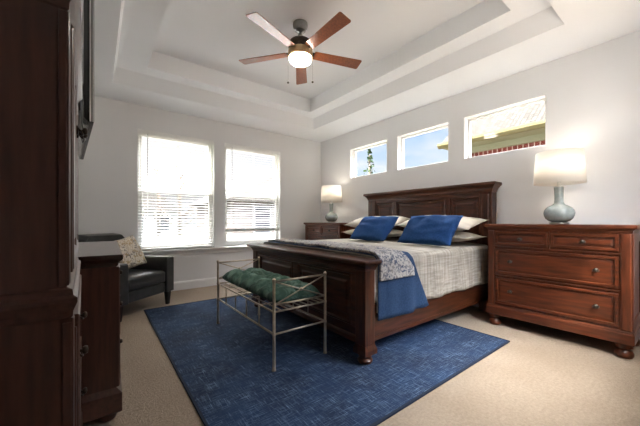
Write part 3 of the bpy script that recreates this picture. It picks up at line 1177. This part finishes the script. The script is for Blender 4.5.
# sleeping pillows: two stacks of two (local x runs across the bed)
G1 = 'cream sleeping pillows against the headboard'
for yc, side in ((1.91, 'near'), (2.885, 'far')):
    droop = R(2.0) if side == 'near' else 0
    p = put(pillow_mesh(.94, .50, .125, 'pillow', M['sham'], .010, yc, .06), (3.20, yc, .880), (0, -droop * .5, pi / 2))
    tag(p, {'near': 'cream pillow lying flat at the bottom of the near stack, beside the right-hand dresser',
            'far': 'cream pillow lying flat at the bottom of the far stack, behind the left blue pillow'}[side], 'pillow', G1)
    p = put(pillow_mesh(.92, .48, .15, 'pillow', M['shamgrey'], .016, yc + 4, .05), (3.22, yc - .015, 1.026 if side == 'near' else 1.034), (R(12), droop, -pi / 2))
    tag(p, {'near': 'cream pillow on top of the near stack, leaning back on the headboard',
            'far': 'cream pillow on top of the far stack, leaning back on the headboard'}[side], 'pillow', G1)
for yc, xx, rz, lab in ((1.765, 2.80, R(3), 'cobalt blue pillow on the near half of the bed, closest to the right-hand dresser'),
                        (2.53, 2.78, R(-2), 'cobalt blue pillow on the far half of the bed, closest to the tall windows')):
    p = pillow_mesh(.60, .405, .17, 'blue_pillow', M['pillow_blue'], .03, yc * 3)
    put(p, (xx, yc, .958), (R(46), 0, -pi / 2 + rz))
    tag(p, lab, 'pillow', 'cobalt blue throw pillows')

# ================================================================== bench
bench = thing('metal_bench', 'openwork antique pewter metal bench at the foot of the bed', 'bench', (0, 0, .0135))
BX0, BX1, BY0, BY1 = .975, 1.425, 1.80, 2.975
ZT = .628
for x in (BX0, BX1):
    for y in (BY0, BY1):
        mb = MB()
        mb.lathe([(.001, 0), (.015, 0), (.015, .006), (.0115, .012), (.0115, .06), (.0105, .24), (.013, .243), (.013, .253), (.0105, .257),
                  (.0105, .395), (.013, .398), (.013, .410), (.0105, .413), (.0105, ZT - .014), (.013, ZT - .010), (.013, ZT + .004), (.006, ZT + .012), (.001, ZT + .013)], x, y, 16)
        mb.build('leg', M['pewter'], bench, smooth='auto')
for y in (BY0, BY1):
    e = MB()
    for z in (ZT - .012, .452, .250):
        e.tube([(BX0, y, z), (BX1, y, z)], .0075)
    e.tube([(BX0, y, .452), (BX1, y, ZT - .012)], .0055)
    e.tube([(BX0, y, ZT - .012), (BX1, y, .452)], .0055)
    e.ball(((BX0 + BX1) / 2, y, (.452 + ZT - .012) / 2), .014)
    e.build('end_rails', M['pewter'], bench, smooth=True)
for x in (BX0, BX1):
    e = MB()
    for z in (.404, .250):
        e.tube([(x, BY0, z), (x, BY1, z)], .0075)
    for k in range(1, 5):
        y = BY0 + (BY1 - BY0) * k / 5
        e.tube([(x, y, .250), (x, y, .404)], .0055)
    e.build('side_rails', M['pewter'], bench, smooth=True)
e = MB()
for z, r in ((.404, .0075),):
    for y in (BY0, BY1):
        e.tube([(BX0, y, z), (BX1, y, z)], r)
for k in range(1, 8):
    x = BX0 + (BX1 - BX0) * k / 8
    e.tube([(x, BY0, .408), (x, BY1, .408)], .005)
for k in range(1, 5):
    y = BY0 + (BY1 - BY0) * k / 5
    e.tube([(BX0, y, .400), (BX1, y, .400)], .005)
e.build('seat_grid', M['pewter'], bench, smooth=True)

# tufted cushion: three rows across, seven along, deep button dimples
mb = MB()
nx, ny = 42, 110
cw, cl, ct = .42, 1.14, .18
V = {}
bx = [-.5, 0, .5]
by = [-.86, -.60, -.34, -.08, .18, .44, .70, .94]
for s in (1, -1):
    for i in range(nx + 1):
        for j in range(ny + 1):
            if s == -1 and (i in (0, nx) or j in (0, ny)):
                V[s, i, j] = V[1, i, j]
                continue
            u, v = -1 + 2 * i / nx, -1 + 2 * j / ny
            lob = abs(sin((v + 1) * pi * 3.5))           # seven rolls along the length
            lobx = abs(sin((u + 1) * pi * 1.0))          # pulled down along the middle line
            f = (max(0, 1 - abs(u) ** 3.2) * max(0, 1 - abs(v) ** 10)) ** .5
            roll = (.26 + .74 * lob ** .75)
            pinch = 1 - .45 * (1 - lobx ** .7) * (1 - abs(u) ** 2)
            ex = cw / 2 * (.93 + .07 * lob ** .5)
            ey = cl / 2 * (.97 + .03 * lobx)
            z = s * ct / 2 * f * (roll * pinch if s == 1 else .55)
            z += .008 * noise.noise((u * 3, v * 9, s)) * f
            V[s, i, j] = mb.bm.verts.new((u * ex, v * ey, z))
for s in (1, -1):
    for i in range(nx):
        for j in range(ny):
            q = [V[s, i, j], V[s, i + 1, j], V[s, i + 1, j + 1], V[s, i, j + 1]]
            mb.bm.faces.new(q if s == 1 else q[::-1])
cu = mb.build('bench_cushion', M['cushion'], smooth=True)
cu.location = (1.20, 2.380, .486)
tag(cu, 'dark green tufted cushion lying on the metal bench', 'cushion')

# ================================================================== armchair
ch = thing('armchair', 'black leather armchair with square arms in the corner by the tall windows', 'armchair', (.228, 4.163, 0), R(39.7))
for sx in (-1, 1):
    x0, x1 = sorted((sx * .40, sx * .275))
    MB().loft_rect(x0, x1, -.395, .37, [(-.004, .165), (0, .170), (0, .585), (-.012, .602)]).build('arm', M['leather'], ch, bevel=.014, smooth='auto')
MB().loft_rect(-.272, .272, -.372, .30, [(0, .168), (0, .285)]).build('seat_frame', M['leather'], ch, bevel=.012, smooth='auto')
MB().loft_rect(-.268, .268, -.385, .185, [(-.008, .290), (0, .305), (0, .405), (-.010, .432), (-.05, .446)]).build('seat_cushion', M['leather'], ch, bevel=.016, smooth='auto')
mb = MB()
lp = []
for y, z0, z1, i in ((.165, .30, .86, .03), (.150, .30, .875, .012), (.190, .30, .885, .004), (.30, .168, .895, 0), (.375, .168, .885, .004), (.395, .168, .86, .02)):
    k = (z1 - .3) * .11
    lp.append([(-.268 + i, y, z0), (.268 - i, y, z0), (.268 - i, y + k * .8, z1 - .05), (.225 - i, y + k, z1), (-.225 + i, y + k, z1), (-.268 + i, y + k * .8, z1 - .05)])
mb.rings(lp)
mb.build('backrest', M['leather'], ch, bevel=.02, smooth='auto')
for sx in (-1, 1):
    for y in (-.345, .335):
        MB().rings([[(sx * .345 + a * r, y + b * r, z) for a, b in ((-1, -1), (1, -1), (1, 1), (-1, 1))] for r, z in ((.017, .0), (.028, .168))]).build('leg', M['blackwood'], ch)
p = pillow_mesh(.40, .40, .14, 'throw_pillow', M['chairpillow'], .015, 5)
p.parent = None
CM = Matrix.Translation((.228, 4.163, 0)) @ Matrix.Rotation(R(39.7), 4, 'Z')
p.matrix_world = CM @ Matrix.Translation((.06, -.02, .662)) @ Matrix.Rotation(R(-10), 4, 'Y') @ Matrix.Rotation(R(66), 4, 'X')
tag(p, 'speckled cream throw pillow propped on the black leather armchair', 'pillow')

# ================================================================== chest of drawers on the left
cst = thing('chest_of_drawers', 'low espresso chest of drawers against the left wall, between tall cabinet and armchair', 'chest', (.095, 1.875, 0), pi / 2 - R(1.5))
cw_, cdp = 1.22, .50
MB().loft_rect(0, cw_, .012, cdp, [(0, .17), (0, .815)], False).build('carcass', M['esp_z'], cst, bevel=.003)
MB().loft_rect(0, cw_, .012, cdp, [(.012, .045), (.024, .055), (.024, .150), (.014, .160), (.006, .168), (0, .174)], False).build('plinth', M['esp_x'], cst)
MB().loft_rect(0, cw_, .012, cdp, [(.0, .810), (.006, .818), (.010, .832), (.022, .844), (.028, .850), (.028, .868), (.024, .874)], False).build('top', M['esp_top'], cst)
for p0, p1 in ((.660, .800), (.430, .645), (.190, .415)):
    for q0, q1 in ((.05, cw_ / 2 - .01), (cw_ / 2 + .01, cw_ - .05)):
        drawer(q0, q1, p0, p1, .010, cst, M['esp_x'], [((q0 + q1) / 2, (p0 + p1) / 2)])
for x0 in (0, cw_ - .045):
    MB().loft_front(x0, x0 + .045, .176, .808, [(0, .02), (0, .002), (.006, -.003)]).build('pilaster', M['esp_z'], cst)
bun_feet(cst, [(.04, .05), (cw_ - .04, .05), (.04, cdp - .05), (cw_ - .04, cdp - .05)], M['esp_z'], 0, .78)

# ================================================================== tall cabinet in the left foreground
arm = thing('tall_cabinet', 'tall dark espresso two-piece cabinet filling the left foreground', 'cabinet', (-.038, .95, 0), pi / 2 + R(1.5))
aw, adp = .83, .395
WZ = .845
MB().loft_rect(0, aw, .012, adp - .004, [(0, .16), (0, WZ - .002)], False).build('lower_carcass', M['esp_z'], arm, bevel=.003)
MB().loft_rect(.006, aw - .006, .020, adp - .004, [(0, WZ + .035), (0, 1.60)], False).build('upper_carcass', M['esp_z'], arm, bevel=.003)
MB().loft_rect(0, aw, .012, adp - .004, [(.010, .085), (.018, .092), (.018, .140), (.006, .155), (0, .165)], False).build('plinth', M['esp_x'], arm)
MB().loft_rect(0, aw, .012, adp - .004, [(0, WZ - .034), (.003, WZ - .030), (.004, WZ - .016), (.010, WZ), (.012, WZ + .006), (.012, WZ + .016), (.004, WZ + .022), (.002, WZ + .036), (-.010, WZ + .042)], False).build('waist_moulding', M['esp_x'], arm)
MB().loft_rect(.006, aw - .006, .020, adp - .004, [(0, 1.570), (.004, 1.574), (.005, 1.590), (.014, 1.612), (.022, 1.626), (.026, 1.632), (.026, 1.654), (.022, 1.660)], False).build('crown_moulding', M['esp_x'], arm)
for a, b, kx in ((.055, aw / 2 - .003, -1), (aw / 2 + .003, aw - .055, 1)):
    d = MB().loft_front(a, b, .92, 1.565, [(0, .05), (0, .012), (.004, .008), (.045, .008), (.052, .016), (.06, .016), (.075, .010), (.08, .010)]).build('door', M['esp_z'], arm)
    pull((b - .024) if kx < 0 else (a + .024), 1.37, .008, d)
for p0, p1 in ((.180, .490), (.505, .805)):
    drawer(.05, aw - .05, p0, p1, .012, arm, M['esp_x'], [(.20, (p0 + p1) / 2), (aw - .20, (p0 + p1) / 2)])
for x0, z0, z1, yy in ((0, .17, .81, .012), (aw - .045, .17, .81, .012), (.006, .89, 1.569, .020), (aw - .049, .89, 1.569, .020)):
    mb = MB()
    mb.loft_front(x0, x0 + .043, z0, z1, [(0, yy + .02), (0, yy - .003), (.006, yy - .006)])
    mb.tube([(x0 + .0215, yy - .005, z0 + .03), (x0 + .0215, yy - .005, z1 - .03)], .006)
    mb.build('pilaster', M['esp_z'], arm, smooth='auto')
for z0, z1, xx, yy in ((.17, .80, 0, .012), (.89, 1.568, .006, .020)):
    mb = MB()
    mb.box(xx - .003, xx, yy, yy + .016, z0, z1)
    mb.build('side_stile', M['esp_z'], arm, bevel=.001)
bun_feet(arm, [(.05, .06), (aw - .05, .06), (.05, adp - .06), (aw - .05, adp - .06)], M['esp_z'], 0, .80)

# ================================================================== television on a swing arm
tv = thing('television', 'wall-mounted flat television seen edge-on above the low espresso chest', 'television', (-.050, 2.55, 1.915), pi / 2 + R(3.6))
tw, th = 1.22, .70
MB().loft_front(-tw / 2, tw / 2, -th / 2, th / 2, [(.03, .040), (.004, .026), (0, .018), (0, .002), (.002, 0)]).build('housing', M['tv'], tv)
MB().box(-tw / 2 + .008, tw / 2 - .008, -.0015, .001, -th / 2 + .012, th / 2 - .008).build('screen', M['tvscreen'], tv)
mb = MB()
for xx in (-tw / 2, tw / 2):
    for ya_, yb2 in ((.001, .0055), (.0105, .018)):
        mb.box(xx - .002, xx + .002, ya_, yb2, -th / 2 + .004, th / 2 - .004)
mb.build('bezel_trim', M['tvedge'], tv)
mb = MB()
mb.box(-.22, .22, .040, .058, -.20, .20)
mb.box(-.035, .035, .058, .26, -.05, .05)
mb.box(-.05, .05, .26, .395, -.035, .035)
mb.box(-.12, .12, .395, .408, -.20, .20)
mb.build('swing_arm', M['bronze'], tv, bevel=.004)
mb = MB()
mb.tube([(-.50, .05, -.20), (-.52, .045, -.34), (-.55, .035, -.41), (-.53, .04, -.44), (-.48, .05, -.40), (-.44, .05, -.25)], .004, 6)
mb.tube([(-.46, .05, -.20), (-.47, .04, -.36), (-.49, .03, -.42), (-.46, .04, -.43), (-.43, .05, -.37), (-.40, .05, -.25)], .004, 6)
mb.build('cables', M['cable'], tv, smooth=True)

# ================================================================== ceiling fan
fan = thing('ceiling_fan', 'five-blade cherry ceiling fan with round light in the middle of the tray ceiling', 'ceiling fan', (1.64, 2.475, 3.047))
MB().lathe([(.001, 0), (.074, 0), (.076, -.010), (.072, -.040), (.055, -.072), (.022, -.088), (.001, -.089)], seg=32).build('ceiling_canopy', M['darknickel'], fan, smooth='auto')
mb = MB()
mb.lathe([(.001, -.085), (.014, -.085), (.014, -.165), (.001, -.166)], seg=16)
mb.lathe([(.001, -.108), (.024, -.110), (.026, -.120), (.020, -.132), (.001, -.133)], seg=20)
mb.build('downrod', M['darknickel'], fan, smooth='auto')
MB().lathe([(.001, -.160), (.030, -.162), (.070, -.172), (.105, -.185), (.118, -.205), (.122, -.235), (.122, -.268), (.118, -.274), (.001, -.275)], seg=40).build('motor_housing', M['bronze'], fan, smooth='auto')
MB().lathe([(.001, -.275), (.120, -.275), (.126, -.282), (.126, -.342), (.120, -.350), (.001, -.351)], seg=40).build('light_ring', M['champagne'], fan, smooth='auto')
MB().lathe([(.001, -.351), (.110, -.351), (.111, -.362), (.106, -.380), (.090, -.394), (.058, -.403), (.001, -.407)], seg=40).build('light_dome', emissive('lit_fan_glass', (1, .93, .83), FAN_L), fan, smooth=True)
for k in range(5):
    a = R(55 + 72 * k)
    mb = MB()
    w0, w1 = .052, .068
    outline = [(.145, -w0), (.655, -w1), (.665, -w1 + .004), (.670, -w1 + .012), (.670, w1 - .012), (.665, w1 - .004), (.655, w1), (.145, w0)]
    mb.rings([[(x, y, z) for x, y in outline] for z in (-.004, .004)])
    b = mb.build('blade', M['blade'], fan, bevel=.002)
    b.matrix_local = Matrix.Translation((0, 0, -.292)) @ Matrix.Rotation(a, 4, 'Z') @ Matrix.Rotation(R(-11), 4, 'X')
    mb = MB()
    mb.rings([[(x, y, z) for x, y in [(.095, -.020), (.150, -.030), (.205, -.034), (.205, .034), (.150, .030), (.095, .020)]] for z in (.0042, .009)])
    mb.build('blade_iron', M['bronze'], b, bevel=.001)
for ax, zz in ((R(-YAW * 180 / pi) + pi, -.585), (-YAW, -.58)):
    x, y = .124 * cos(ax), .124 * sin(ax)
    c = MB().tube([(x, y, -.33), (x, y, zz)], .0009, 5).build('pull_chain', M['bronze'], fan)
    MB().ball((x, y, zz - .010), .011).build('fob', M['bronze'], c, smooth=True)
